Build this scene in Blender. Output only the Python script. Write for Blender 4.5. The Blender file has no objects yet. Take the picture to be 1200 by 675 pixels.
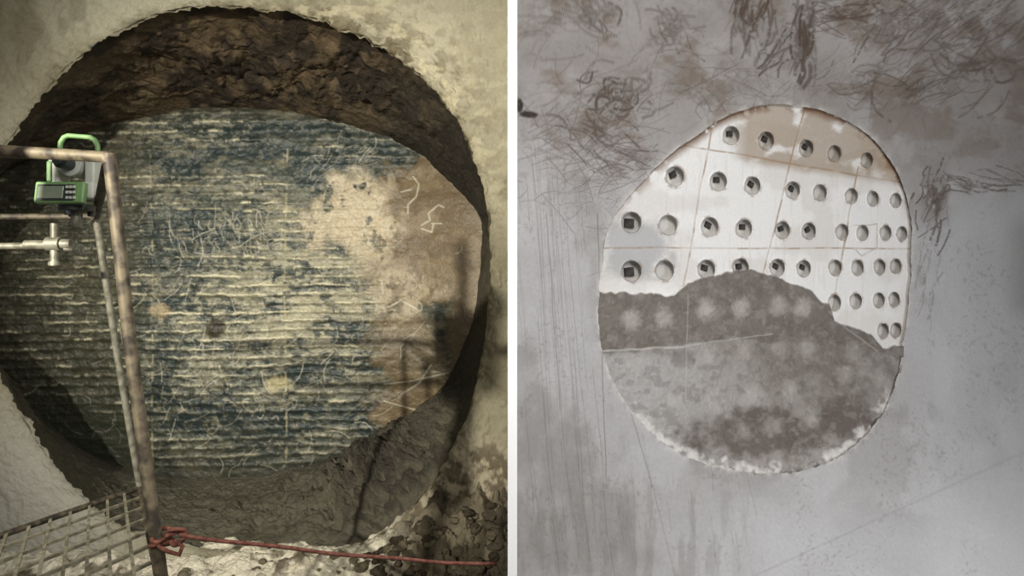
import bpy, bmesh, math, random
import numpy as np
from mathutils import Vector, Matrix
random.seed(3)
F=800.0; CX,CY=600.0,337.5; CZ=2.0
scene=bpy.context.scene
scene.view_settings.view_transform='Standard'
scene.view_settings.look='None'

# ---------------------------------------------------------------- helpers
def lin(c):
    c=np.asarray(c,dtype=np.float64)/255.0
    return np.where(c<=0.04045,c/12.92,((c+0.055)/1.055)**2.4)
def P(u,v,y): return np.stack([(u-CX)/F*y, y*np.ones_like(u), (CY-v)/F*y+CZ],-1)
def pt(u,v,y): return Vector(((u-CX)/F*y, y, (CY-v)/F*y+CZ))
def _h(ix,iy,iz,seed):
    n=(ix*374761393+iy*668265263+iz*2147483647+seed*974634777)&0xffffffff
    n=((n^(n>>13))*1274126177)&0xffffffff
    n=((n^(n>>16))*2246822519)&0xffffffff
    return ((n^(n>>15))&0xffffff)/float(0xffffff)
def vnoise(x,y,z=0.0,seed=0):
    x=np.asarray(x,float); y=np.asarray(y,float)+np.zeros_like(x); z=np.asarray(z,float)+np.zeros_like(x)
    xi=np.floor(x).astype(np.int64); yi=np.floor(y).astype(np.int64); zi=np.floor(z).astype(np.int64)
    fx=x-xi; fy=y-yi; fz=z-zi
    fx=fx*fx*(3-2*fx); fy=fy*fy*(3-2*fy); fz=fz*fz*(3-2*fz)
    flat=np.all(fz==0); r=0
    for a in (0,1):
        for b in (0,1):
            wx=fx if a else 1-fx; wy=fy if b else 1-fy
            if flat: r=r+wx*wy*_h(xi+a,yi+b,zi,seed)
            else: r=r+wx*wy*((1-fz)*_h(xi+a,yi+b,zi,seed)+fz*_h(xi+a,yi+b,zi+1,seed))
    return r
def fbm(x,y,z=0.0,o=4,seed=0,g=0.5):
    s=0;a=1;t=0;k=1.0
    for i in range(o):
        s=s+a*vnoise(np.asarray(x)*k,np.asarray(y)*k,np.asarray(z)*k,seed+i*17); t+=a; a*=g; k*=2.03
    return s/t
def ss(a,b,x):
    t=np.clip((x-a)/(b-a),0,1); return t*t*(3-2*t)
def blob(U,V,cx,cy,rx,ry,soft=0.35,rough=0.5,seed=0,sc=22.):
    out=np.zeros_like(U); s=(np.abs(U-cx)<rx*2.2)&(np.abs(V-cy)<ry*2.2)
    if not s.any(): return out
    u=U[s];v=V[s]
    d=np.sqrt(((u-cx)/rx)**2+((v-cy)/ry)**2)+ (fbm(u/sc,v/sc,o=6,seed=seed,g=.6)-0.5)*2*rough
    out[s]=1-ss(1-soft,1+soft,d); return out
def mixc(C,col,m):
    col=lin(col); return C*(1-m[...,None])+col*m[...,None]
def stroke(U,V,M,pts,w,val=1.0):
    for (a,b) in zip(pts[:-1],pts[1:]):
        x0,x1=min(a[0],b[0])-w*2,max(a[0],b[0])+w*2; y0,y1=min(a[1],b[1])-w*2,max(a[1],b[1])+w*2
        idx=np.nonzero((U>x0)&(U<x1)&(V>y0)&(V<y1))
        if len(idx[0])==0: continue
        u=U[idx];v=V[idx]; dx,dy=b[0]-a[0],b[1]-a[1]; L=dx*dx+dy*dy+1e-9
        t=np.clip(((u-a[0])*dx+(v-a[1])*dy)/L,0,1)
        d=np.hypot(u-a[0]-t*dx,v-a[1]-t*dy)
        M[idx]=np.maximum(M[idx],val*(1-ss(w*0.3,w*1.2,d)))
def wig(p0,p1,n,amp,bend=0):
    out=[];off=0
    for i in range(n+1):
        t=i/n; off+=random.uniform(-1,1)*amp
        dx,dy=p1[0]-p0[0],p1[1]-p0[1];L=math.hypot(dx,dy)+1e-6; o=off+bend*math.sin(t*math.pi)
        out.append((p0[0]+dx*t-dy/L*o,p0[1]+dy*t+dx/L*o))
    return out
def mesh_from(name,verts,faces,mat,col=None,smooth=True):
    verts=np.asarray(verts,dtype=np.float32).reshape(-1,3); faces=np.asarray(faces,dtype=np.int32)
    me=bpy.data.meshes.new(name); n=len(verts); k=faces.shape[1]; nf=len(faces)
    me.vertices.add(n); me.vertices.foreach_set('co',verts.ravel())
    me.loops.add(nf*k); me.loops.foreach_set('vertex_index',faces.ravel())
    me.polygons.add(nf); me.polygons.foreach_set('loop_start',np.arange(nf,dtype=np.int32)*k)
    me.update(calc_edges=True)
    me.polygons.foreach_set('use_smooth',np.full(nf,smooth,dtype=bool))
    if col is not None:
        a=me.color_attributes.new('Col','FLOAT_COLOR','POINT')
        c=np.ones((n,4),dtype=np.float32); c[:,:3]=np.clip(np.asarray(col).reshape(-1,3),0,1)
        a.data.foreach_set('color',c.ravel())
    me.materials.append(mat); me.validate()
    ob=bpy.data.objects.new(name,me); scene.collection.objects.link(ob); return ob
def compact(verts,faces,col,keepv):
    verts=verts.reshape(-1,3);col=col.reshape(-1,3);keepv=keepv.ravel()
    faces=faces[keepv[faces].all(axis=1)]
    used=np.zeros(len(verts),bool); used[faces.ravel()]=True
    mp=np.cumsum(used)-1
    return verts[used],mp[faces],col[used]
def gfaces(n,m,wrap=False):
    i=np.arange(n-1)[:,None]; j=np.arange(m if wrap else m-1)[None,:]; j2=(j+1)%m
    f=np.stack([i*m+j+0*j,i*m+j2,(i+1)*m+j2,(i+1)*m+j+0*j],-1); return f.reshape(-1,4)
def attr_mat(name,rough=0.85,bumps=((60,0.4,0.01),),vary=0.25,vscale=25,spec=0.25):
    m=bpy.data.materials.new(name); m.use_nodes=True; nt=m.node_tree; N=nt.nodes; L=nt.links
    b=N['Principled BSDF']; b.inputs['Roughness'].default_value=rough
    b.inputs['Specular IOR Level'].default_value=spec
    at=N.new('ShaderNodeAttribute'); at.attribute_name='Col'
    tc=N.new('ShaderNodeTexCoord')
    no=N.new('ShaderNodeTexNoise'); no.inputs['Scale'].default_value=vscale; no.inputs['Detail'].default_value=8; no.inputs['Roughness'].default_value=0.7
    L.new(tc.outputs['Object'],no.inputs['Vector'])
    mr=N.new('ShaderNodeMapRange'); mr.inputs[1].default_value=0.3; mr.inputs[2].default_value=0.7
    mr.inputs[3].default_value=1-vary; mr.inputs[4].default_value=1+vary
    L.new(no.outputs['Fac'],mr.inputs[0])
    vm=N.new('ShaderNodeVectorMath'); vm.operation='SCALE'
    L.new(at.outputs['Color'],vm.inputs[0]); L.new(mr.outputs[0],vm.inputs['Scale'])
    L.new(vm.outputs[0],b.inputs['Base Color'])
    prev=None
    for sc,st,di in bumps:
        n2=N.new('ShaderNodeTexNoise'); n2.inputs['Scale'].default_value=sc; n2.inputs['Detail'].default_value=5
        L.new(tc.outputs['Object'],n2.inputs['Vector'])
        bu=N.new('ShaderNodeBump'); bu.inputs['Strength'].default_value=st; bu.inputs['Distance'].default_value=di
        L.new(n2.outputs['Fac'],bu.inputs['Height'])
        if prev: L.new(prev.outputs[0],bu.inputs['Normal'])
        prev=bu
    if prev: L.new(prev.outputs[0],b.inputs['Normal'])
    return m
def solid_mat(name,c1,c2=None,scale=20,rough=0.6,metal=0.0,bump=0.2,dist=0.003,lo=0.4,hi=0.6):
    m=bpy.data.materials.new(name); m.use_nodes=True; nt=m.node_tree; N=nt.nodes; L=nt.links
    b=N['Principled BSDF']; b.inputs['Roughness'].default_value=rough; b.inputs['Metallic'].default_value=metal
    c2=c2 or c1
    tc=N.new('ShaderNodeTexCoord'); no=N.new('ShaderNodeTexNoise'); no.inputs['Scale'].default_value=scale; no.inputs['Detail'].default_value=8
    L.new(tc.outputs['Object'],no.inputs['Vector'])
    cr=N.new('ShaderNodeValToRGB'); cr.color_ramp.elements[0].position=lo; cr.color_ramp.elements[1].position=hi
    cr.color_ramp.elements[0].color=(*lin(c1),1); cr.color_ramp.elements[1].color=(*lin(c2),1)
    L.new(no.outputs['Fac'],cr.inputs[0]); L.new(cr.outputs[0],b.inputs['Base Color'])
    if bump:
        bu=N.new('ShaderNodeBump'); bu.inputs['Strength'].default_value=bump; bu.inputs['Distance'].default_value=dist
        L.new(no.outputs['Fac'],bu.inputs['Height']); L.new(bu.outputs[0],b.inputs['Normal'])
    return m
def polar(poly,c,th):
    a=np.array([math.atan2(p[1]-c[1],p[0]-c[0]) for p in poly]); r=np.array([math.hypot(p[0]-c[0],p[1]-c[1]) for p in poly])
    o=np.argsort(a); a=a[o]; r=r[o]
    a=np.concatenate([a[-3:]-2*math.pi,a,a[:3]+2*math.pi]); r=np.concatenate([r[-3:],r,r[:3]])
    fine=np.interp(th,a,r)
    k=7; pad=np.concatenate([fine[-k:],fine,fine[:k]])
    ker=np.ones(2*k+1)/(2*k+1); return np.convolve(pad,ker,'valid')
def rectr(c,th,x0,x1,y0,y1):
    ct,st=np.cos(th),np.sin(th)
    tx=np.where(ct>0,(x1-c[0])/np.where(np.abs(ct)<1e-9,1e-9,ct),(x0-c[0])/np.where(np.abs(ct)<1e-9,-1e-9,ct))
    ty=np.where(st>0,(y1-c[1])/np.where(np.abs(st)<1e-9,1e-9,st),(y0-c[1])/np.where(np.abs(st)<1e-9,-1e-9,st))
    return np.minimum(np.abs(tx),np.abs(ty))
def empty(name,loc=(0,0,0)):
    e=bpy.data.objects.new(name,None); e.location=loc; scene.collection.objects.link(e); return e
def parent(o,p):
    bpy.context.view_layer.update(); o.parent=p; o.matrix_parent_inverse=p.matrix_world.inverted()
def tube(name,pts,r,mat,par=None,cyclic=False,res=4):
    cu=bpy.data.curves.new(name,'CURVE'); cu.dimensions='3D'; cu.bevel_depth=r; cu.bevel_resolution=res; cu.use_fill_caps=True
    sp=cu.splines.new('POLY'); sp.points.add(len(pts)-1)
    for i,p in enumerate(pts): sp.points[i].co=(*p,1)
    sp.use_cyclic_u=cyclic
    ob=bpy.data.objects.new(name,cu); scene.collection.objects.link(ob)
    bpy.context.view_layer.update()
    me=bpy.data.meshes.new_from_object(ob.evaluated_get(bpy.context.evaluated_depsgraph_get()))
    bpy.data.objects.remove(ob); me.name=name; me.materials.clear(); me.materials.append(mat)
    for p in me.polygons: p.use_smooth=True
    ob=bpy.data.objects.new(name,me); scene.collection.objects.link(ob)
    if par: parent(ob,par)
    return ob
def box(name,c,s,mat,par=None,bev=0.004,rot=None):
    bm=bmesh.new(); bmesh.ops.create_cube(bm,size=1.0)
    bmesh.ops.scale(bm,vec=s,verts=bm.verts)
    if bev: bmesh.ops.bevel(bm,geom=bm.edges[:],offset=bev,segments=3,affect='EDGES',profile=0.6)
    me=bpy.data.meshes.new(name); bm.to_mesh(me); bm.free(); me.materials.append(mat)
    ob=bpy.data.objects.new(name,me); ob.location=c
    if rot: ob.rotation_euler=rot
    scene.collection.objects.link(ob)
    if par: parent(ob,par)
    return ob
def cyl(name,c,r,h,mat,par=None,rot=(0,0,0),seg=32,r2=None,bev=0.002):
    bm=bmesh.new(); bmesh.ops.create_cone(bm,cap_ends=True,segments=seg,radius1=r,radius2=r if r2 is None else r2,depth=h)
    if bev:
        es=[e for e in bm.edges if len(e.link_faces)==2 and e.calc_face_angle(0)>1.0]
        bmesh.ops.bevel(bm,geom=es,offset=bev,segments=2,affect='EDGES')
    me=bpy.data.meshes.new(name); bm.to_mesh(me); bm.free(); me.materials.append(mat)
    ob=bpy.data.objects.new(name,me); ob.location=c; ob.rotation_euler=rot; scene.collection.objects.link(ob)
    if par: parent(ob,par)
    return ob

# ---------------------------------------------------------------- LEFT : sprayed wall with excavated opening
cL=(285.,325.)
openL=[(573,300),(571,250),(564,215),(547,165),(517,115),(477,75),(430,45),(380,25),(320,12),(250,6),(190,14),(130,40),(80,76),(45,115),(16,158),(-20,200),(-75,255),(-95,330),(-50,390),(-2,438),(24,485),(53,532),(80,568),(108,594),(150,620),(200,636),(260,646),(330,650),(400,645),(460,618),(500,572),(530,522),(552,472),(564,420),(570,370)]
faceL=[(566,300),(570,262),(554,240),(522,205),(490,178),(440,157),(380,140),(320,130),(250,127),(180,135),(120,150),(60,172),(0,205),(-50,240),(-75,290),(-70,340),(-35,392),(10,445),(48,495),(100,532),(170,556),(250,560),(330,552),(395,540),(440,520),(480,492),(522,450),(548,398),(561,340)]
NT=1200
th=np.linspace(-math.pi,math.pi,NT,endpoint=False)
rO=polar(openL,cL,th); rF=polar(faceL,cL,th)
def cn(th,k,seed): return fbm(np.cos(th)*k+50,np.sin(th)*k+50,o=4,seed=seed)-0.5
jag=cn(th,14,5)*10+cn(th,40,6)*6
topright=np.exp(-((th+math.radians(55))/0.5)**2)
rO=rO+jag*(0.35+0.9*topright)
rR=rectr(cL,th,-500,599.2,-420,760)
def ywall(U,V):
    return 5.0-0.15*((V-330)/330)**2-0.22*np.clip((150-U)/300,0,3)**2-0.05*ss(450,600,U)
NR=300
t=(np.linspace(0,1,NR)**1.6)[:,None]
R=rO[None,:]*(1-t)+np.maximum(rR,rO+3)[None,:]*t
U=cL[0]+R*np.cos(th); V=cL[1]+R*np.sin(th)
Y=ywall(U,V)
Pw=P(U,V,Y)
d=(fbm(U/40,V/40,o=4,seed=1)-.5)*0.06+(fbm(U/6,V/6,o=3,seed=2)-.5)*0.026
edge=np.exp(-(R-rO[None,:])/14)
crumb=topright[None,:]*np.exp(-(R-rO[None,:])/45)
d=d+edge*(fbm(U/9,V/9,o=3,seed=8)-.5)*0.10+edge*0.03+crumb*(fbm(U/12,V/12,o=4,seed=9)-.5)*0.14
Pw[...,1]+=d
C=np.ones(U.shape+(3,))*lin((152,146,124))
C=mixc(C,(176,171,150),ss(.42,.6,fbm(U/70,V/70,o=4,seed=11))*0.6)
C=mixc(C,(112,105,84),ss(.5,.65,fbm(U/30,V/30,o=5,seed=12))*0.5)
C=mixc(C,(196,189,164),ss(380,480,U)*ss(180,40,V)*.6)  # top right lightened: light falling on the wall, put into the colour
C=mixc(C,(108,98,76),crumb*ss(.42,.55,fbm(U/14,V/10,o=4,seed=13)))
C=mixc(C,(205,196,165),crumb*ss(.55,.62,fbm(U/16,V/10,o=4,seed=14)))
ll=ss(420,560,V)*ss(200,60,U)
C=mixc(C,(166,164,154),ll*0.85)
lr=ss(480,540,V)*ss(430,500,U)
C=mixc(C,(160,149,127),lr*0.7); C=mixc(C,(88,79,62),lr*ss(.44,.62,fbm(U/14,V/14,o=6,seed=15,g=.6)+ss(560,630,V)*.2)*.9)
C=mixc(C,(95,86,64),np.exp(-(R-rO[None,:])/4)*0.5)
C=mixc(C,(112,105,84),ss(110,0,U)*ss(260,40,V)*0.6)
C=mixc(C,(104,97,77),ss(545,575,U)*ss(230,300,V)*ss(560,480,V)*.65)  # shadow on the right-hand strip painted into the wall colour
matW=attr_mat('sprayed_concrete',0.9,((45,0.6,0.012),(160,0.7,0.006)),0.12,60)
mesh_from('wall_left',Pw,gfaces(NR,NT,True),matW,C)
def yface(U,V): return 5.85+0.30*((V-350)/220)**2+0.10*((U-285)/285)**2-.12*ss(150,-30,U)-.25*ss(470,570,U)
n2=130; lipback=0.12
Xo=P(cL[0]+rO*np.cos(th),cL[1]+rO*np.sin(th),ywall(cL[0]+rO*np.cos(th),cL[1]+rO*np.sin(th))+0.02)
uF=cL[0]+(rF-4)*np.cos(th); vF=cL[1]+(rF-4)*np.sin(th)
Xf=P(uF,vF,yface(uF,vF)+0.06)
cenW=np.array([(cL[0]-CX)/F*5,0,(CY-cL[1])/F*5+CZ])
S=[];T=[]
for k in range(6):
    a=k/5
    X=Xo.copy(); X[:,1]+=lipback*a
    rad=X-cenW; rad[:,1]=0; rad/=np.linalg.norm(rad,axis=1)[:,None]
    X+=rad*0.05*math.sin(a*math.pi/2)
    S.append(X);T.append(np.full(NT,-1+a))
Xl=S[-1]
for k in range(1,n2):
    a=k/(n2-1); S.append(Xl*(1-a)+Xf*a); T.append(np.full(NT,a))
S=np.array(S);T=np.array(T)
rad=S-cenW; rad[...,1]=0; rad/=np.linalg.norm(rad,axis=-1)[...,None]
up=-np.sin(th)[None,:]
bot=np.clip(-up,0,1); topw=np.clip(up+.1,0,1)
Sn=np.sin(np.clip(T,0,1)*math.pi)
amp=np.where(T<0,0.015,0.03+0.20*Sn)
x,y,z=S[...,0],S[...,1],S[...,2]
nz=fbm(x*3.3+9,y*3.3+9,z*3.3+9,o=5,seed=21,g=0.55)-.5
nz2=np.abs(fbm(x*9+9,y*9,z*9+9,o=3,seed=22)-.5)*-1+.15
br=np.exp(-((th-math.radians(54))/0.36)**2)[None,:]
amp=amp*(.35+.8*topw+1.2*br)
lump=np.abs(fbm(x*5+3,y*5,z*5+1,o=5,seed=29,g=.6)-.5)*2
S=S+rad*(-(nz+0.5*nz2)*amp*1.1)[...,None]
S[...,1]+=(fbm(x*6,y*6,z*6,o=4,seed=23)-.5)*amp*0.8
S=S+rad*(-(0.20*br*Sn)+ (.40*lump-.08)*(br+.22*bot)*Sn)[...,None]
S[...,1]+=(.24*lump-.06)*br*Sn
C=np.ones(S.shape)*lin((84,70,51))
C=mixc(C,(46,38,28),ss(.42,.58,fbm(x*5,y*5,z*5,o=5,seed=25)))
C=mixc(C,(126,107,80),ss(.6,.72,fbm(x*8,y*8,z*8,o=4,seed=26))*0.4)
nb=fbm(x*4,y*4,z*4,o=5,seed=28)
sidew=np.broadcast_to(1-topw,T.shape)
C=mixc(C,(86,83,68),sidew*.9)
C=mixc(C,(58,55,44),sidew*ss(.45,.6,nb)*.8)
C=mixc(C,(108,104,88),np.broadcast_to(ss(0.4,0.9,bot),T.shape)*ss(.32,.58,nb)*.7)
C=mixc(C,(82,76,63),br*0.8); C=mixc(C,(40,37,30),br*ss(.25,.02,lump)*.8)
C=mixc(C,(30,26,19),np.exp(-((th+math.radians(25))/.45)**2)[None,:]*.85*ss(-.6,-.1,T))  # dark crescent shadow at upper right, painted into the soil
C=mixc(C,(34,30,24),np.exp(-((th-math.radians(20))/.22)**2)[None,:]*.6*ss(-.6,-.1,T))  # shade of the right-hand undercut painted as darker soil
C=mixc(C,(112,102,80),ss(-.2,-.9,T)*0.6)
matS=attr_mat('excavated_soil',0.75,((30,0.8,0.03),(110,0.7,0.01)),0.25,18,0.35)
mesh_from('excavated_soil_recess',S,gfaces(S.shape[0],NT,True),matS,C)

# ---------------------------------------------------------------- exposed lining behind the opening
us=np.arange(-110,596,.9); vs=np.arange(95,600,.9)
V,U=np.meshgrid(vs,us,indexing='ij')
Yf=yface(U,V)
wav=(fbm(U/120,V/60,o=3,seed=31)-.5)*8+(fbm(U/10,V/14,o=4,seed=32,g=.7)-.5)*4.0
sp=10.6
ph=((V+wav+0.012*(U-250))/sp)
saw=ph-np.floor(ph)
thick=.05+.20*fbm(U/16,V/8,o=4,seed=35,g=.7)
rid=np.exp(-((saw-.5)/thick)**2)
ridw=np.exp(-((saw-.5)/.2)**2)
rowid=np.floor(ph)
brk=fbm(U/30+rowid*7.31,rowid*3.7,o=6,seed=33,g=.7)
dens=np.zeros_like(U)
for cx,cy,rx,ry,w in [(255,370,85,95,.9),(385,350,70,75,1.0),(200,150,90,22,.85),(220,225,120,22,.5),(280,525,110,20,.85),(240,440,120,50,.6),(70,350,120,110,.4),(440,165,70,30,.5),(50,230,90,50,.3),(340,270,60,40,.5),(380,470,100,40,.3)]:
    dens=np.maximum(dens,w*np.exp(-(((U-cx)/rx)**4+((V-cy)/ry)**4)))
creamM=rid*ss(.58-.20*dens,.70-.20*dens,brk)*ss(.03,.3,dens)*(.35+.65*ss(.35,.6,fbm(U/9,V/3,o=3,seed=36)))
mud=np.maximum.reduce([blob(U,V,515,245,68,68,.15,.45,41,34),blob(U,V,500,318,62,42,.2,.5,42,30),blob(U,V,500,480,55,45,.25,.6,43,26),blob(U,V,566,400,38,150,.3,.3,44)])
mud=np.maximum(mud,blob(U,V,475,400,40,60,.4,.9,47,20)*.7)
ptn=fbm(U/16,V/20,o=6,seed=48,g=.65)
lt=np.maximum(blob(U,V,416,254,50,44,.35,.8,45,30)*ss(.30,.44,ptn),blob(U,V,462,350,46,30,.4,.9,46,20)*.6*ss(.40,.54,ptn))
lt=np.maximum(lt,blob(U,V,440,300,30,36,.4,.9,49,20)*.4*ss(.44,.58,ptn))
C=np.ones(U.shape+(3,))*lin((80,84,75))
C=mixc(C,(54,62,58),ss(.40,.58,fbm(U/50,V/30,o=6,seed=51,g=.6)))
C=mixc(C,(122,118,98),ss(.50,.64,fbm(U/36,V/12,o=6,seed=52,g=.65))*0.75)
C=mixc(C,(166,163,142),ss(.54,.66,fbm(U/7,V/4,o=4,seed=58))*0.5*(dens+.25))
C=mixc(C,(30,36,35),ss(.54,.66,fbm(U/8,V/5,o=4,seed=68))*0.65)
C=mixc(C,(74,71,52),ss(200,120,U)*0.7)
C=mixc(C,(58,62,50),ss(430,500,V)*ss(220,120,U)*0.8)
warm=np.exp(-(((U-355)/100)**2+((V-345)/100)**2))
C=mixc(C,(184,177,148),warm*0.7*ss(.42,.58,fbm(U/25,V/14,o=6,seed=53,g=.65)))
dark=np.zeros_like(U)
for i,(cx,cy,rx,ry) in enumerate([(385,205,46,36),(245,270,56,28),(400,388,46,14),(250,485,75,24),(440,490,46,24),(330,440,60,10),(230,355,50,8),(450,178,40,14),(300,178,50,10),(340,320,36,8),(215,200,34,14),(300,515,60,10),(340,152,80,8),(190,440,16,50),(350,490,36,26),(390,430,60,8),(260,310,50,7)]):
    dark=np.maximum(dark,blob(U,V,cx,cy,rx,ry,.35,.8,60+i,18))
C=mixc(C,(38,50,50),dark*0.88*ss(.34,.52,fbm(U/6,V/5,o=4,seed=54)))
creamc=creamM*(1-.65*dark)*(1-.95*np.clip(np.maximum(mud,lt),0,1))
C=mixc(C,(218,211,180),creamc*0.85)
C=mixc(C,(34,38,30),np.exp(-((saw-.78)/.09)**2)*.4*(1-mud)*ss(.05,.3,dens))
C=mixc(C,(128,111,84),mud*.92); C=mixc(C,(98,84,62),mud*ss(.43,.58,fbm(U/26,V/26,o=6,seed=55,g=.6))*.7)
C=mixc(C,(192,178,150),lt*.92)
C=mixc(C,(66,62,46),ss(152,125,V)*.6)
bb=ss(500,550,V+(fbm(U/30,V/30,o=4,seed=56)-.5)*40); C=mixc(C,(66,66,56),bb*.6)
Mj=np.zeros_like(U)
for x0 in (176,336): stroke(U,V,Mj,wig((x0,175),(x0+3,540),24,1.2),1.5,.7)
stroke(U,V,Mj,wig((178,243),(440,238),20,1.0),1.5,.8)
C=mixc(C,(182,174,138),Mj*.7*(1-mud)*ss(.35,.6,fbm(U/12,V/12,o=3,seed=92)))
Mw=np.zeros_like(U)
for i in range(300):
    x0=random.gauss(300,100); y0=random.gauss(400,95); a=random.gauss(-1.0,.5) if random.random()<.7 else random.uniform(0,3)
    L=random.uniform(5,34); stroke(U,V,Mw,wig((x0,y0),(x0+L*math.cos(a),y0+L*math.sin(a)),4,1.2,random.uniform(-5,5)),random.uniform(.5,1.0),random.uniform(.15,.65))
for i in range(40):
    x0=random.uniform(195,310); y0=random.uniform(248,285); L=random.uniform(8,26)
    stroke(U,V,Mw,wig((x0,y0),(x0+L*random.uniform(-.1,.5),y0+L),5,1.2,random.uniform(-4,4)),.8,random.uniform(.2,.6))
for i in range(34):
    x0=random.uniform(345,430); y0=random.uniform(175,225); L=random.uniform(8,26); a=random.gauss(-.8,.6)
    stroke(U,V,Mw,wig((x0,y0),(x0+L*math.cos(a),y0+L*math.sin(a)),5,1.2,random.uniform(-3,3)),.7,random.uniform(.15,.5))
for pts in [[(484,207),(491,216),(488,230),(478,240),(478,250)],[(494,264),(504,258),(502,250),(514,240),(520,243)],[(506,262),(517,262)],[(494,268),(506,272),(508,262)],[(455,360),(470,352),(488,362)],[(450,450),(480,447),(525,437)],[(470,462),(490,450),(505,428)],[(450,470),(500,484)],[(447,328),(449,345)],[(470,225),(482,222)]]:
    stroke(U,V,Mw,pts,1.2,.75)
C=mixc(C,(212,206,184),Mw*.7)
knot=blob(U,V,252,385,10,12,.3,.5,90,8); C=mixc(C,(50,44,32),knot*.9)
knot2=blob(U,V,325,450,14,10,.4,.8,91,8); C=mixc(C,(190,178,135),knot2*.6)
knot3=blob(U,V,188,365,12,8,.3,.8,93,8); C=mixc(C,(190,168,128),knot3*.5)
relief=-(ridw*.011*(1-mud)*ss(.05,.4,dens+.15))-creamc*.006-(fbm(U/45,V/30,o=5,seed=57)-.5)*.07+dark*.012+Mj*.004-mud*.02-(fbm(U/5,V/4,o=3,seed=59)-.5)*.016*(1-mud*.8)-knot*.03
Pf=P(U,V,Yf+relief)
rf=np.hypot(U-cL[0],V-cL[1]); keep=rf<np.interp(np.arctan2(V-cL[1],U-cL[0]),th,rF)+14
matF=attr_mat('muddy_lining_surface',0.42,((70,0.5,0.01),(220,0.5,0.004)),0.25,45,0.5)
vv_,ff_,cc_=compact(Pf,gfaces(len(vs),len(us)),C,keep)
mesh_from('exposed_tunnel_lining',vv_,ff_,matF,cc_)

# ---------------------------------------------------------------- floor + rubble
xs=np.linspace(-5.5,-0.012,560); ys=np.linspace(1.0,5.1,440)
Yg,Xg=np.meshgrid(ys,xs,indexing='ij')
wr_=ss(-1.25,-.3,Xg)
Z=-0.05+(fbm(Xg*2,Yg*2,o=5,seed=71)-.5)*.18+(fbm(Xg*9,Yg*9,o=5,seed=72,g=.6)-.5)*(.12+.14*wr_)
Z+=wr_*ss(4.1,4.9,Yg)*0.44
Z+=ss(4.2,4.8,Yg)*0.17
Z+=wr_*ss(3.6,4.6,Yg)*(np.abs(fbm(Xg*6,Yg*6,o=5,seed=76,g=.6)-.5))*-.5
Cg=np.ones(Xg.shape+(3,))*lin((112,103,85))
Cg=mixc(Cg,(222,214,192),ss(.32,.46,fbm(Xg*4,Yg*4,o=6,seed=73,g=.6))*ss(-.6,-1.0,Xg))
Cg=mixc(Cg,(60,54,42),ss(.47,.6,fbm(Xg*6,Yg*6,o=5,seed=74))*(.2+.65*wr_))
G=np.stack([Xg,Yg,Z],-1)
mesh_from('floor',G,gfaces(len(ys),len(xs)),attr_mat('muddy_floor',0.85,((25,0.8,0.03),(90,0.7,0.01)),0.3,20),Cg)
def rocks(name,specs,mat,colf):
    vs_=[];fs_=[];cs_=[];o=0
    for (cx,cy,cz,r) in specs:
        bm=bmesh.new(); bmesh.ops.create_icosphere(bm,subdivisions=3,radius=1)
        v=np.array([p.co[:] for p in bm.verts]); f=np.array([[q.index for q in p.verts] for p in bm.faces]); bm.free()
        sd=random.randint(0,9999)
        for _ in range(5):
            nn=np.array([random.gauss(0,1) for _ in range(3)]); nn/=np.linalg.norm(nn); dd=random.uniform(.6,.9)
            q=v@nn; v=v-np.outer(np.clip(q-dd,0,None),nn)
        v=v*(1+1.0*(fbm(v[:,0]*1.8+sd,v[:,1]*1.8,v[:,2]*1.8,o=4,seed=sd,g=.6)-.5))[:,None]
        v=v*np.array([random.uniform(.8,1.4),random.uniform(.7,1.1),random.uniform(.5,.85)])*r
        a=random.uniform(0,6.28); v=v@np.array([[math.cos(a),-math.sin(a),0],[math.sin(a),math.cos(a),0],[0,0,1]])
        vs_.append(v+np.array([cx,cy,cz])); fs_.append(f+o); o+=len(v)
        cs_.append(np.tile(lin(colf(cx)),(len(v),1)))
    return mesh_from(name,np.concatenate(vs_),np.concatenate(fs_),mat,np.concatenate(cs_),smooth=True)
sp_=[]
def gz(x,y):
    i=np.clip(int(round((y-1.0)/4.1*439)),0,439); j=np.clip(int(round((x+5.5)/(5.488)*559)),0,559); return Z[i,j]
for i in range(260):
    x=-0.08-abs(random.gauss(0,.5)); y=random.uniform(4.2,4.75); r=random.choice([.012,.016,.02,.025,.03,.04,.055])
    x=min(x,-.03-r*1.5); sp_.append((x,y,gz(x,y)-r*.1,r))
for i in range(130):
    x=random.uniform(-3.0,-.6); y=random.uniform(4.2,4.7); r=random.choice([.012,.016,.02,.03,.04]); sp_.append((x,y,gz(x,y),r))
matR=attr_mat('rubble_stone',0.9,((40,0.8,0.03),(120,.6,.01)),0.3,14)
def rc(x):
    if x<-1: return random.choice([(180,173,153),(200,192,172),(116,108,88)])
    return random.choice([(72,65,52),(82,74,60),(66,58,46),(100,91,74)])
rocks('rubble_pile',sp_,matR,rc)

# ---------------------------------------------------------------- work platform basket
rust=solid_mat('rusty_painted_steel',(58,50,40),(112,101,80),25,.6,.2,.4,.002)
rustd=solid_mat('dark_rusted_steel',(40,35,28),(84,75,58),30,.65,.2,.4,.002)
steel=solid_mat('galvanised_steel',(96,93,80),(130,127,112),30,.5,.4,.2,.001)
bk=empty('work_platform_basket',pt(190,728,1.8))
A_=pt(128,186,1.8); Bk=pt(112,254,2.7)
bl=pt(196,728,1.8); bb_=pt(164,574,3.0)
bb_=Vector((bb_.x,bb_.y,bl.z))
tube('top_rail',[pt(-160,170,1.85),pt(0,177,1.82),pt(124,184,1.8),A_+Vector((0,0,-.012))],.017,rust,bk)
tube('side_rail',[A_,Bk],.015,rustd,bk)
tube('rear_rail',[Bk,pt(0,254,2.65),pt(-180,252,2.6)],.012,rustd,bk)
tube('front_post',[A_+Vector((0,0,.012)),pt(152,400,1.8),bl],.0165,rust,bk)
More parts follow.
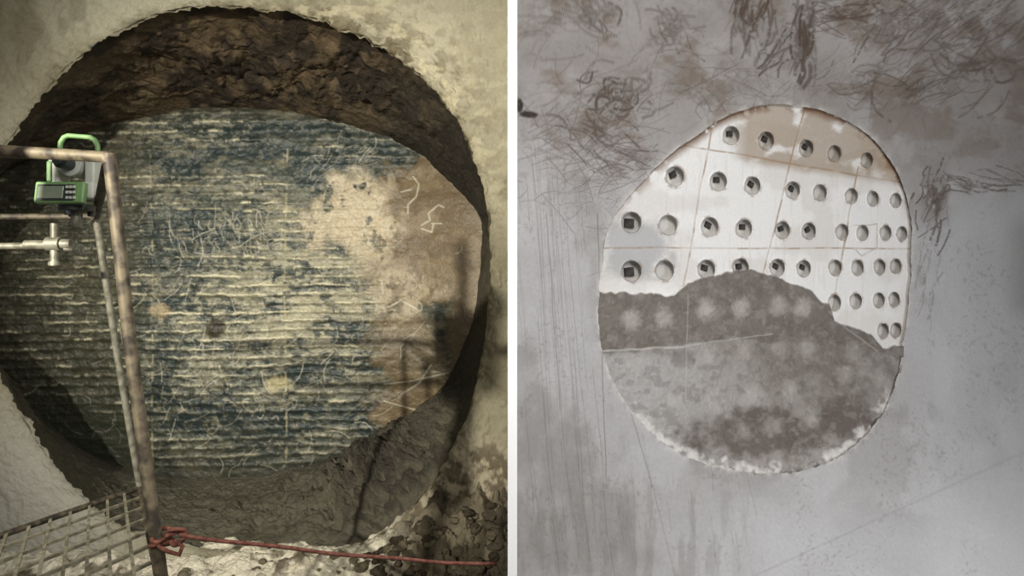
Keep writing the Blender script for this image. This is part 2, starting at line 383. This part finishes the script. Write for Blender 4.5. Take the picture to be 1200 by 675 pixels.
tube('rear_post',[Bk+Vector((0,0,.01)),pt(138,420,2.85),bb_],.0135,steel,bk)
tube('clamp_pipe',[pt(-150,290,2.4),pt(56,288,2.4)],.012,steel,bk)
for i,(u0,u1,v,r) in enumerate([(30,58,287,.017),(56,72,286,.026),(72,84,286,.018)]):
    tube('clamp_body_%d'%i,[pt(u0,v,2.4),pt(u1,v,2.4)],r,steel,bk)
tube('clamp_neck',[pt(64,262,2.4),pt(64,308,2.4)],.014,steel,bk)
tube('clamp_screw',[pt(76,292,2.38),pt(97,294,2.38)],.009,steel,bk)
cyl('clamp_knob',pt(93,294,2.38),.019,.02,steel,bk,rot=(0,math.pi/2,0),seg=6)
cyl('clamp_cap',pt(64,309,2.4),.02,.015,steel,bk)
tube('clamp_arm',[pt(60,268,2.42),pt(100,266,2.5),pt(112,256,2.7)],.009,steel,bk)
dAB=(bb_-Vector(pt(0,628,2.42)))
A0=bb_-dAB.normalized()*1.0; e1=(bb_-A0); e2=(bl-bb_)
gv=[];gf=[]
def addbar(a,b,w,h):
    d=(b-a).normalized(); s=d.cross(Vector((0,0,1))).normalized()*w/2; k=Vector((0,0,h/2)); o=len(gv)
    for p in (a,b):
        for q in (-s-k,s-k,s+k,-s+k): gv.append(p+q)
    for i in range(4): gf.append((o+i,o+(i+1)%4,o+4+(i+1)%4,o+4+i))
    gf.append((o,o+1,o+2,o+3)); gf.append((o+4,o+5,o+6,o+7))
n1=12;n2_=9
for i in range(n1+1): addbar(A0+e1*(i/n1),A0+e1*(i/n1)+e2,.010,.010)
for j in range(n2_+1): addbar(A0+e2*(j/n2_),A0+e2*(j/n2_)+e1,.012,.010)
g=mesh_from('floor_grating',[tuple(p) for p in gv],gf,solid_mat('grating_steel',(112,107,90),(150,144,124),30,.5,.3,.2,.001),smooth=False); parent(g,bk)
tube('floor_edge_rear',[A0,bb_],.012,rustd,bk); tube('floor_edge_side',[bb_,bl],.012,rustd,bk)
tube('floor_kick_rail',[bb_+Vector((0,0,.10)),bl+Vector((0,0,.10))],.007,rustd,bk)

# ---------------------------------------------------------------- total station
grn=solid_mat('green_plastic',(92,124,76),(104,136,84),20,.5,0,.05)
wht=solid_mat('offwhite_plastic',(164,166,154),(176,178,166),20,.5,0,.05)
drk=solid_mat('dark_plastic',(30,34,32),(44,48,44),20,.4,0,.05)
lcd=solid_mat('lcd_screen',(104,112,96),(114,122,104),20,.3,0,0)
c0=pt(88,205,2.35); k=2.35/F
ts=empty('survey_total_station',c0)
def off(du,dv,dy=0): return c0+Vector((du*k,dy,-dv*k))
h=[off(-18,-24),off(-17,-38),off(-13,-44),off(-8,-46),off(18,-44),off(23,-41),off(26,-35),off(27,-22)]
tube('carry_handle',h,.0085,grn,ts,res=6)
box('handle_mount_left',off(-17,-24),(.03,.05,.022),grn,ts); box('handle_mount_right',off(26,-22),(.03,.05,.022),grn,ts)
box('side_upright_left',off(-18,-4),(.034,.075,.115),wht,ts,.01)
box('side_upright_right',off(24,-2),(.034,.075,.115),wht,ts,.01)
box('side_cover_left',off(-21,-2,-.02),(.016,.05,.07),grn,ts,.006)
cyl('telescope_tube',off(3,-10,-.02),.022,.15,drk,ts,rot=(math.pi/2,0,0)); cyl('telescope_barrel',off(3,-10,.0),.040,.09,wht,ts,rot=(math.pi/2,0,0))
cyl('eyepiece',off(3,-10,-.10),.013,.03,drk,ts,rot=(math.pi/2,0,0))
box('base_body',off(4,20),(.155,.09,.06),wht,ts,.012)
box('keypad_panel',off(-3,24,-.06),(.165,.025,.074),grn,ts,.008,rot=(-.15,0,0))
box('display_bezel',off(-6,24,-.0745),(.125,.004,.055),drk,ts,.0015,rot=(-.15,0,0))
box('display',off(-11,24,-.078),(.085,.004,.042),lcd,ts,.0015,rot=(-.15,0,0))
for i in range(3):
    for j in range(3): box('key_%d%d'%(i,j),off(8+i*4,18+j*6,-.078),(.009,.005,.009),wht,ts,.001,rot=(-.15,0,0))
cyl('tribrach_plate',off(2,39),.055,.022,drk,ts)
for i in range(3):
    a=i*2.09+.4; cyl('levelling_screw_%d'%i,off(2,43)+Vector((math.cos(a)*.042,math.sin(a)*.042,0)),.011,.03,drk,ts)
cyl('mount_stub',off(2,52),.018,.06,steel,ts)

# ---------------------------------------------------------------- red rope with knot
red=solid_mat('red_rope_fibre',(92,48,36),(126,78,62),60,.8,0,.6,.002)
rp=empty('red_rope',pt(205,630,1.75))
pA=pt(210,627,1.73); pB=pt(640,664,2.2)
pts=[]
for i in range(25):
    a=i/24; p=pA.lerp(pB,a); p.z-=.015*math.sin(a*math.pi)+.002*math.sin(a*21)
    if p.x<-.03: pts.append(p)
tube('taut_line',pts,.0055,red,rp)
cpos=pt(189,632,1.8)
for jx in range(3):
    ring=[]
    for i in range(28):
        a=i/28*2*math.pi; r=.024+.003*math.sin(3*a+jx)
        ring.append(cpos+Vector((math.cos(a)*r,math.sin(a)*r,.012-.013*jx+.010*math.sin(a+jx*1.3))))
    tube('wrap_%d'%jx,ring,.0058,red,rp,cyclic=True)
for jx in range(2):
    ring=[]
    for i in range(28):
        a=i/28*2*math.pi
        ring.append(pt(206,630,1.76)+Vector((math.cos(a)*.022,math.sin(2*a+jx)*.012,math.sin(a)*(.014+.006*jx)+.004*jx)))
    tube('knot_loop_%d'%jx,ring,.0055,red,rp,cyclic=True)
tube('loose_end',[pt(208,636,1.75),pt(214,640,1.74),pt(210,650,1.74),pt(196,646,1.75),pt(186,640,1.77)],.0055,red,rp)

# ---------------------------------------------------------------- RIGHT : big concave tunnel
az=math.radians(62); nx,ny=-math.cos(az),math.sin(az); RT=3.3; D0=0.35
def cylpt(U,V,dR=0.0):
    dx=(U-CX)/F; dz=(CY-V)/F; dn=dx*nx+ny; Rr=RT+dR
    a=dn*dn+dz*dz; b=-2*dn*D0; c=D0*D0-Rr*Rr
    t=(-b+np.sqrt(b*b-4*a*c))/(2*a)
    return np.stack([dx*t,t,dz*t+CZ],-1)
hatch=[(1067,300),(1067,255),(1060,225),(1045,190),(1020,160),(985,138),(950,126),(915,122),(880,126),(850,137),(815,160),(785,182),(755,212),(730,240),(712,270),(706,310),(702,350),(704,400),(715,440),(740,480),(765,508),(800,533),(840,547),(890,555),(940,552),(985,535),(1015,510),(1040,475),(1052,440),(1058,400),(1064,350)]
cR=(885.,335.)
NT2=1600; th2=np.linspace(-math.pi,math.pi,NT2,endpoint=False)
rH=polar(hatch,cR,th2)+cn(th2,18,101)*3+cn(th2,60,102)*4*np.clip(np.sin(th2),0.2,1)
rQ=rectr(cR,th2,600.9,1750,-330,1000)
NR2=440
t=(np.linspace(0,1,NR2)**1.3)[:,None]
R=rH[None,:]*(1-t)+rQ[None,:]*t
U=cR[0]+R*np.cos(th2); V=cR[1]+R*np.sin(th2)
dR=-(fbm(U/150,V/150,o=3,seed=111)-.5)*.08-(fbm(U/20,V/20,o=4,seed=112)-.5)*.008
dR=dR-np.exp(-(R-rH[None,:])/3)*(fbm(U/5,V/5,o=2,seed=113)-.3)*.02*ss(0,.7,np.sin(th2))[None,:]
Pw=cylpt(U,V,dR)
C=np.ones(U.shape+(3,))*lin((159,157,156))
C=mixc(C,(133,130,128),ss(.45,.6,fbm(U/130,V/90,o=5,seed=121))*.6)
C=mixc(C,(182,181,182),ss(.48,.62,fbm(U/60,V/110,o=5,seed=122))*.5)
C=mixc(C,(184,185,187),ss(1060,1120,U)*ss(150,260,V)*.6)  # lighter band right of the hatch: concave shading put into the colour
C=mixc(C,(190,190,192),ss(540,640,V)*ss(700,900,U)*.6)  # brighter lower wall, light from below painted in
topm=ss(280,100,V)
C=mixc(C,(124,117,111),topm*.5)
C=mixc(C,(110,96,83),topm*ss(.5,.66,fbm(U/50+3,V/35,o=6,seed=123,g=.6))*.6)
C=mixc(C,(112,107,102),ss(760,640,U)*ss(450,640,V)*ss(.4,.6,fbm(U/14,V/80,o=4,seed=124))*.4)
C=mixc(C,(116,111,106),ss(540,600,V)*ss(920,800,U)*ss(640,720,U)*ss(.45,.6,fbm(U/10,V/60,o=4,seed=125))*.35)
C=mixc(C,(120,116,112),ss(1165,1205,U)*ss(240,275,V)*ss(385,350,V)*.45)
Sm=np.zeros_like(U); Sb=np.zeros_like(U)
def cluster(cx,cy,sx,sy,ang,da,L,n,w,val,bend=6):
    s=(np.abs(U-cx)<sx*4)&(np.abs(V-cy)<sy*4)
    Sb[s]=np.maximum(Sb[s],val*np.exp(-(((U[s]-cx)/sx)**2+((V[s]-cy)/sy)**2)/1.6))
    for i in range(int(n*3)):
        x0=random.gauss(cx,sx);y0=random.gauss(cy,sy);a=random.gauss(ang,da*.8);l=L*random.uniform(.3,1.2)
        if x0<606: continue
        stroke(U,V,Sm,wig((x0-l/2*math.cos(a),y0-l/2*math.sin(a)),(x0+l/2*math.cos(a),y0+l/2*math.sin(a)),6,.8,random.uniform(-bend,bend)),w*random.uniform(.35,1.1),val*random.uniform(.4,1))
cluster(655,12,30,14,.08,.15,60,14,1.0,.6)
cluster(700,15,18,12,.9,.3,45,8,2.0,.8,10)
cluster(785,35,20,14,.9,.5,32,10,2.4,.6,9)
cluster(725,112,17,13,-.5,.4,40,12,2.4,.95,12)
cluster(705,150,18,14,.5,.3,40,8,1.8,.75,9)
cluster(735,185,22,14,.2,.3,45,10,1.3,.7,8)
cluster(845,95,45,20,.3,.4,60,10,1.1,.5,14)
cluster(878,15,12,16,1.5,.25,50,9,3.0,1.0,5)
cluster(945,45,9,22,1.75,.2,55,10,3.2,1.0,6)
cluster(910,62,12,12,2.2,.25,40,6,2.0,.85,6)
cluster(1000,15,42,12,.05,.3,70,12,1.9,.8,10)
cluster(1045,40,24,18,2.5,.3,55,10,1.9,.75,10)
cluster(1130,25,42,28,2.45,.2,85,20,1.5,.7,6)
cluster(1150,75,26,14,.4,.5,42,11,2.3,.7,10)
cluster(1080,105,36,16,2.5,.35,50,10,1.5,.7,8)
cluster(1020,100,26,14,.2,.4,40,6,2.0,.65,8)
cluster(1095,235,13,24,1.9,.3,36,12,1.8,.9,5)
cluster(1150,215,30,8,.25,.2,50,8,1.4,.8,5)
cluster(1085,320,8,28,1.7,.2,40,5,.9,.5,4)
Sm*=ss(.22,.46,fbm(U/5,V/5,o=4,seed=134,g=.65))
C=mixc(C,(90,76,64),Sb*.75*ss(.38,.58,fbm(U/13,V/13,o=6,seed=136,g=.65)))
C=mixc(C,(66,52,41),Sm*.92)
drk_=np.maximum(blob(U,V,618,134,11,4,.3,.4,140,8),blob(U,V,609,124,4,8,.3,.4,141,8))
C=mixc(C,(46,40,36),drk_)
Ms=np.zeros_like(U)
for i in range(230):
    x0=random.gauss(680,42); y0=random.gauss(170,45); a=random.gauss(-.35,.3) if random.random()<.7 else random.gauss(.5,.3); L=random.uniform(15,60)
    stroke(U,V,Ms,wig((x0,y0),(x0+L*math.cos(a),y0+L*math.sin(a)),4,.7,random.uniform(-4,4)),random.uniform(.5,.9),random.uniform(.2,.7))
for i in range(150):
    x0=random.uniform(610,1180); y0=random.uniform(-20,130); a=random.gauss(2.3,.5); L=random.uniform(15,60)
    stroke(U,V,Ms,wig((x0,y0),(x0+L*math.cos(a),y0+L*math.sin(a)),5,1.2,random.uniform(-6,6)),random.uniform(.6,1.1),random.uniform(.15,.5))
for i in range(50):
    x0=random.gauss(650,26); y0=random.uniform(130,480); L=random.uniform(60,260)
    stroke(U,V,Ms,wig((x0,y0),(x0+L*.08,y0+L),8,1.0),random.uniform(.5,.8),random.uniform(.12,.42))
for i in range(40):
    x0=random.uniform(620,900); y0=random.uniform(500,640); L=random.uniform(30,120)
    stroke(U,V,Ms,wig((x0,y0),(x0+L*.14,y0+L),6,1.0),random.uniform(.5,.9),random.uniform(.1,.3))
stroke(U,V,Ms,wig((700,250),(708,560),14,.8),.8,.6)
stroke(U,V,Ms,wig((735,470),(765,570),8,.6),.9,.5); stroke(U,V,Ms,wig((765,570),(790,680),8,.6),.8,.35)
stroke(U,V,Ms,wig((640,250),(655,480),12,.8),.9,.5)
C=mixc(C,(76,64,55),Ms*.8)
Mj=np.zeros_like(U)
for a,b in [((850,690),(1260,505)),((1070,130),(1215,215))]:
    stroke(U,V,Mj,wig(a,b,20,.5),1.8,.8)
C=mixc(C,(130,128,127),Mj*.3)
spk=ss(.66,.74,fbm(U/3.2,V/3.2,o=2,seed=150))*ss(.48,.6,fbm(U/50,V/50,o=3,seed=151))
C=mixc(C,(104,98,92),spk*.25)
C=mixc(C,(215,210,202),np.exp(-(R-rH[None,:])/2.5)*.55*ss(.4,.6,fbm(U/9,V/9,o=3,seed=152)))
matC=attr_mat('grey_tunnel_concrete',0.7,((12,0.15,0.02),(90,0.3,0.004)),0.09,40,0.3)
mesh_from('wall_right',Pw,gfaces(NR2,NT2,True),matC,C)
us=np.arange(694,1076,.55); vs=np.arange(114,564,.6)
V,U=np.meshgrid(vs,us,indexing='ij')
holes=[(857,159),(898,165),(945,174),(978,180),(1016,188),
(791,207),(842,213),(882,218),(929,223),(961,226),(998,230),(1023,233),(1050,235),
(740,261),(783,264),(832,266),(872,268),(917,270),(948,271),(987,272),(1011,273),(1038,273),(1057,274),
(740,318),(779,317),(828,316),(868,314),(911,314),(942,315),(979,314),(1005,314),(1031,313),(1050,312),
(978,355),(1003,353),(1030,352),(1048,351),(1035,388),(1050,387)]
def hr(u): return 11.8-(u-740)*5.2/310, 12.8-(u-740)*3.6/310
bx=[690,790,806,830,850,880,915,950,972,978,1000,1020,1035,1060,1090]; by=[341,346,331,326,321,317,325,342,360,378,385,392,410,406,404]
bl_=np.interp(U,bx,by)+(fbm(U/12,U*0+3,o=3,seed=161)-.5)*8
mor=ss(-1.2,1.2,V-bl_)
Hm=np.zeros_like(U); ringm=np.zeros_like(U)
for (u,v) in holes:
    rx,ry=hr(u); s=(np.abs(U-u)<20)&(np.abs(V-v)<20); q=np.sqrt(((U[s]-u)/rx)**2+((V[s]-v)/ry)**2)
    Hm[s]=np.maximum(Hm[s],1-ss(.90,1.0,q)); ringm[s]=np.maximum(ringm[s],np.exp(-((q-1.08)/.10)**2))
Hm*=(1-mor)
C=np.ones(U.shape+(3,))*lin((222,221,219))
C=mixc(C,(204,200,195),ss(.45,.62,fbm(U/40,V/40,o=5,seed=162))*.6)
topz=ss(205,192,V-(U-870)*.13+ (fbm(U/20,V/20,o=4,seed=169)-.5)*8+8)*ss(850,880,U)
C=mixc(C,(150,132,112),topz*ss(.22,.5,fbm(U/24,V/16,o=5,seed=163))*.75)
C=mixc(C,(150,124,94),ss(40,0,np.abs(V-190+(U-1040)*-.2))*ss(1000,1050,U)*.6)
gz_=blob(U,V,745,292,45,32,.3,.5,164,18); C=mixc(C,(160,160,160),gz_*.8)
Mr=np.zeros_like(U)
for a,b in [((834,150),(800,335)),((944,124),(893,325)),((1006,196),(978,360))]: stroke(U,V,Mr,wig(a,b,16,.6),1.3,.9)
for a,b in [((800,170),(1060,212)),((706,291),(1066,290)),((706,240),(720,240))]: stroke(U,V,Mr,wig(a,b,18,.5),1.3,.85)
stroke(U,V,Mr,[(1000,264),(1020,264),(1028,262),(1028,290),(1010,300),(1000,290)],1.0,.6)
C=mixc(C,(150,122,92),Mr*(.4+.6*ss(.35,.6,fbm(U/10,V/10,o=3,seed=165)))*.85)
drip=ss(.62,.72,fbm(U/3.0,V/40,o=3,seed=166)); C=mixc(C,(176,156,132),drip*.12)
C=mixc(C,(140,108,78),ringm*ss(.52,.65,fbm(U/6,V/6,o=2,seed=167))*.6)
C=mixc(C,(178,174,168),Hm*.7)  # hole interiors darkened, recess shade painted in
rn=np.hypot(U-cR[0],V-cR[1])
edgeh=rn-np.interp(np.arctan2(V-cR[1],U-cR[0]),th2,rH)
C=mixc(C,(112,80,52),ss(-13,-1,edgeh)*ss(.36,.52,fbm(U/12,V/12,o=4,seed=168))*.9*ss(300,150,V))
M=np.ones(U.shape+(3,))*lin((136,131,125))
lower=ss(-3,3,V-(np.interp(U,[690,760,850,1000,1070],[416,409,397,402,425]))-(fbm(U/14,V/14,o=3,seed=171)-.5)*10)
M=mixc(M,(108,101,94),(1-lower)*.85)
M=mixc(M,(154,150,145),lower*ss(.35,.6,fbm(U/45,V/45,o=6,seed=172,g=.6))*.7)
M=mixc(M,(162,160,159),lower*ss(880,750,U)*ss(405,425,V)*.9)
M=mixc(M,(106,99,92),blob(U,V,970,425,80,46,.5,.6,173,24)*.75)
dk=np.maximum(blob(U,V,895,508,92,28,.3,.7,174,24),blob(U,V,985,490,40,24,.4,.7,175,20)); M=mixc(M,(90,81,73),dk*.85)
M=mixc(M,(92,84,77),blob(U,V,800,420,14,10,.4,.7,181,10)*.5)
M=mixc(M,(148,143,137),ss(.54,.64,fbm(U/8,V/6,o=5,seed=176))*.3)
M=mixc(M,(84,77,70),ss(.54,.66,fbm(U/11,V/9,o=5,seed=182))*.3)
for (u,v) in [(740,375),(778,372),(828,364),(868,361),(912,358),(940,361),(833,416),(872,412),(915,408),(945,408),(790,470),(838,470),(882,462),(925,456),(955,446),(990,440),(1015,434),(1000,412),(1030,440),(905,500),(870,505),(950,492),(740,425)]:
    s=(np.abs(U-u)<26)&(np.abs(V-v)<26); q=np.sqrt(((U[s]-u)/12)**2+((V[s]-v)/13)**2)+(fbm(U[s]/7,V[s]/7,o=4,seed=177,g=.65)-.5)*1.0
    mm=(1-ss(.2,1.35,q))*random.uniform(.8,1.1)*(.58 if v<400 else .30)
    M[s]=M[s]*(1-mm[...,None])+lin((184,179,173))*mm[...,None]
Mr2=np.zeros_like(U)
stroke(U,V,Mr2,wig((702,413),(800,406),14,.8),1.6,.9); stroke(U,V,Mr2,wig((800,406),(905,392),12,.8),1.2,.5); stroke(U,V,Mr2,wig((806,345),(803,470),12,.5),1.0,.4); stroke(U,V,Mr2,wig((972,365),(1030,412),10,1),1.3,.4)
M=mixc(M,(190,186,180),Mr2*.7)
C=C*(1-mor[...,None])+M*mor[...,None]
bt=ss(-14,-1,edgeh+(fbm(U/8,V/8,o=4,seed=178)-.5)*26)*ss(440,480,V)
C=mixc(C,(212,209,205),bt*.8*ss(.4,.55,fbm(U/14,V/14,o=3,seed=183)))
low_relief=(fbm(U/25,V/25,o=6,seed=179,g=.6)-.5)*.03
plate=.035+Hm*.075-mor*(.030-.012*lower)-mor*low_relief-(ringm*.003)*(1-mor)-mor*(fbm(U/5,V/5,o=3,seed=180)-.5)*.010+Mr*.003
Pp=cylpt(U,V,plate)
hp=empty('bolted_hatch_plate',tuple(cylpt(np.array(885.),np.array(335.),.035)))
vv_,ff_,cc_=compact(Pp,gfaces(len(vs),len(us)),C,edgeh<3)
o=mesh_from('plate_and_mortar',vv_,ff_,attr_mat('painted_plate_mortar',0.6,((60,0.3,0.005),(200,0.3,0.002)),0.06,50,0.35),cc_); parent(o,hp)
rr=[]
for a in (0,.33,.66,1): rr.append(cylpt(cR[0]+rH*np.cos(th2),cR[1]+rH*np.sin(th2),a*.055))
rr=np.array(rr); Cc=np.ones(rr.shape)*lin((190,184,176)); Cc=mixc(Cc,(130,106,80),np.broadcast_to(ss(.5,.6,cn(th2,20,190)+.5),rr.shape[:2])*.7)
o=mesh_from('opening_rim',rr,gfaces(4,NT2,True),attr_mat('rim_plaster',0.8,((80,0.4,0.006),),0.1,40),Cc); parent(o,hp)
plug=solid_mat('dark_threaded_plug',(38,36,34),(66,62,57),30,.6,.3,.2)
for i,(u,v) in enumerate(holes):
    rx,ry=hr(u)
    if u>950 or (i%5==4): continue
    big=u<800 and v>240
    p=Vector(cylpt(np.array(u-rx*.25),np.array(v-ry*(.18 if not big else -.05)),.100)); s=rx/F*p.y*(.9 if big else .66)
    box('plug_%d'%i,p,(s*1.2,.022,s),plug,hp,.003,rot=(0,random.uniform(-.6,.6),math.pi/2-az))

# ---------------------------------------------------------------- white dividing wall
white=solid_mat('white_paint',(250,250,250),(252,252,252),5,.5,0,0)
w=11.0/F*2.0
box('wall_partition',((600.5-CX)/F*2.0,2.0+3.4,2.2),(w,6.8,6.4),white,None,0)

# ---------------------------------------------------------------- lights
def area(name,loc,target,size,power,col):
    l=bpy.data.lights.new(name,'AREA'); l.energy=power; l.size=size; l.color=col
    o=bpy.data.objects.new(name,l); o.location=loc; o.rotation_euler=(Vector(target)-Vector(loc)).to_track_quat('-Z','Y').to_euler(); scene.collection.objects.link(o); return o
def spot(name,loc,target,size,power,col,ang,blend=.6):
    l=bpy.data.lights.new(name,'SPOT'); l.energy=power; l.shadow_soft_size=size; l.color=col; l.spot_size=math.radians(ang); l.spot_blend=blend
    o=bpy.data.objects.new(name,l); o.location=loc; o.rotation_euler=(Vector(target)-Vector(loc)).to_track_quat('-Z','Y').to_euler(); scene.collection.objects.link(o); return o
O=pt(85,215,2.35); Sx=pt(528,400,5.9); Lp=O-(Sx-O)*1.2
spot('work_floodlight',Lp,pt(410,330,5.6),.05,2900,(1.0,.955,.84),50,1.0)
area('tunnel_lamp_left',(-1.0,-.4,3.6),pt(250,330,5.6),1.0,20,(1.0,.96,.86))  # added fill to soften the left side, not a lamp of the tunnel
area('tunnel_lamp_right',(1.0,.4,3.7),(2.8,5,1.6),1.0,160,(1.0,.985,.965))
area('tunnel_lamp_far',(4.2,1.6,1.2),(4.0,6,.8),1.4,85,(.98,.985,1.0))  # added low fill that brightens the bottom of the right wall
w_=bpy.data.worlds.new('dim_tunnel_air'); scene.world=w_; w_.use_nodes=True
w_.node_tree.nodes['Background'].inputs[0].default_value=(1,.99,.98,1); w_.node_tree.nodes['Background'].inputs[1].default_value=.14
# unseen stand added in the floodlight beam to cast a shadow beside the opening
tp=empty('survey_tripod',(Lp.x+.8,Lp.y+3,0))
def tq(u,v,s=.42): return Lp+(pt(u,v,5.35)-Lp)*s
tube('prism_pole',[tq(520,268),tq(524,380)],.020,rustd,tp)
tube('cross_arm',[tq(466,358),tq(566,364)],.017,rustd,tp)
tube('arm_brace',[tq(484,362),tq(523,390)],.013,rustd,tp)
hc=tq(548,418); box('instrument_case',hc,(.30,.22,.26),drk,tp,.05)
box('case_lid',hc+Vector((.10,0,.15)),(.14,.16,.08),drk,tp,.02)
tube('head_post',[hc+Vector((0.03,0,-.06)),hc+Vector((0.03,0,-.50))],.07,drk,tp)
hb=hc+Vector((0.03,0,-.48))
for i in range(3):
    a=i*2.094+.5; tube('leg_%d'%i,[hb,Vector((hb.x+math.cos(a)*.16,hb.y+math.sin(a)*.22,0.0))],.018,rustd,tp)
print('LIGHT',Lp,'CASE',hc)
cd=bpy.data.cameras.new('camera'); cd.sensor_width=36; cd.lens=36*F/1200; cd.clip_start=.05
co=bpy.data.objects.new('camera',cd); co.location=(0,0,CZ); co.rotation_euler=(math.pi/2,0,0); scene.collection.objects.link(co); scene.camera=co
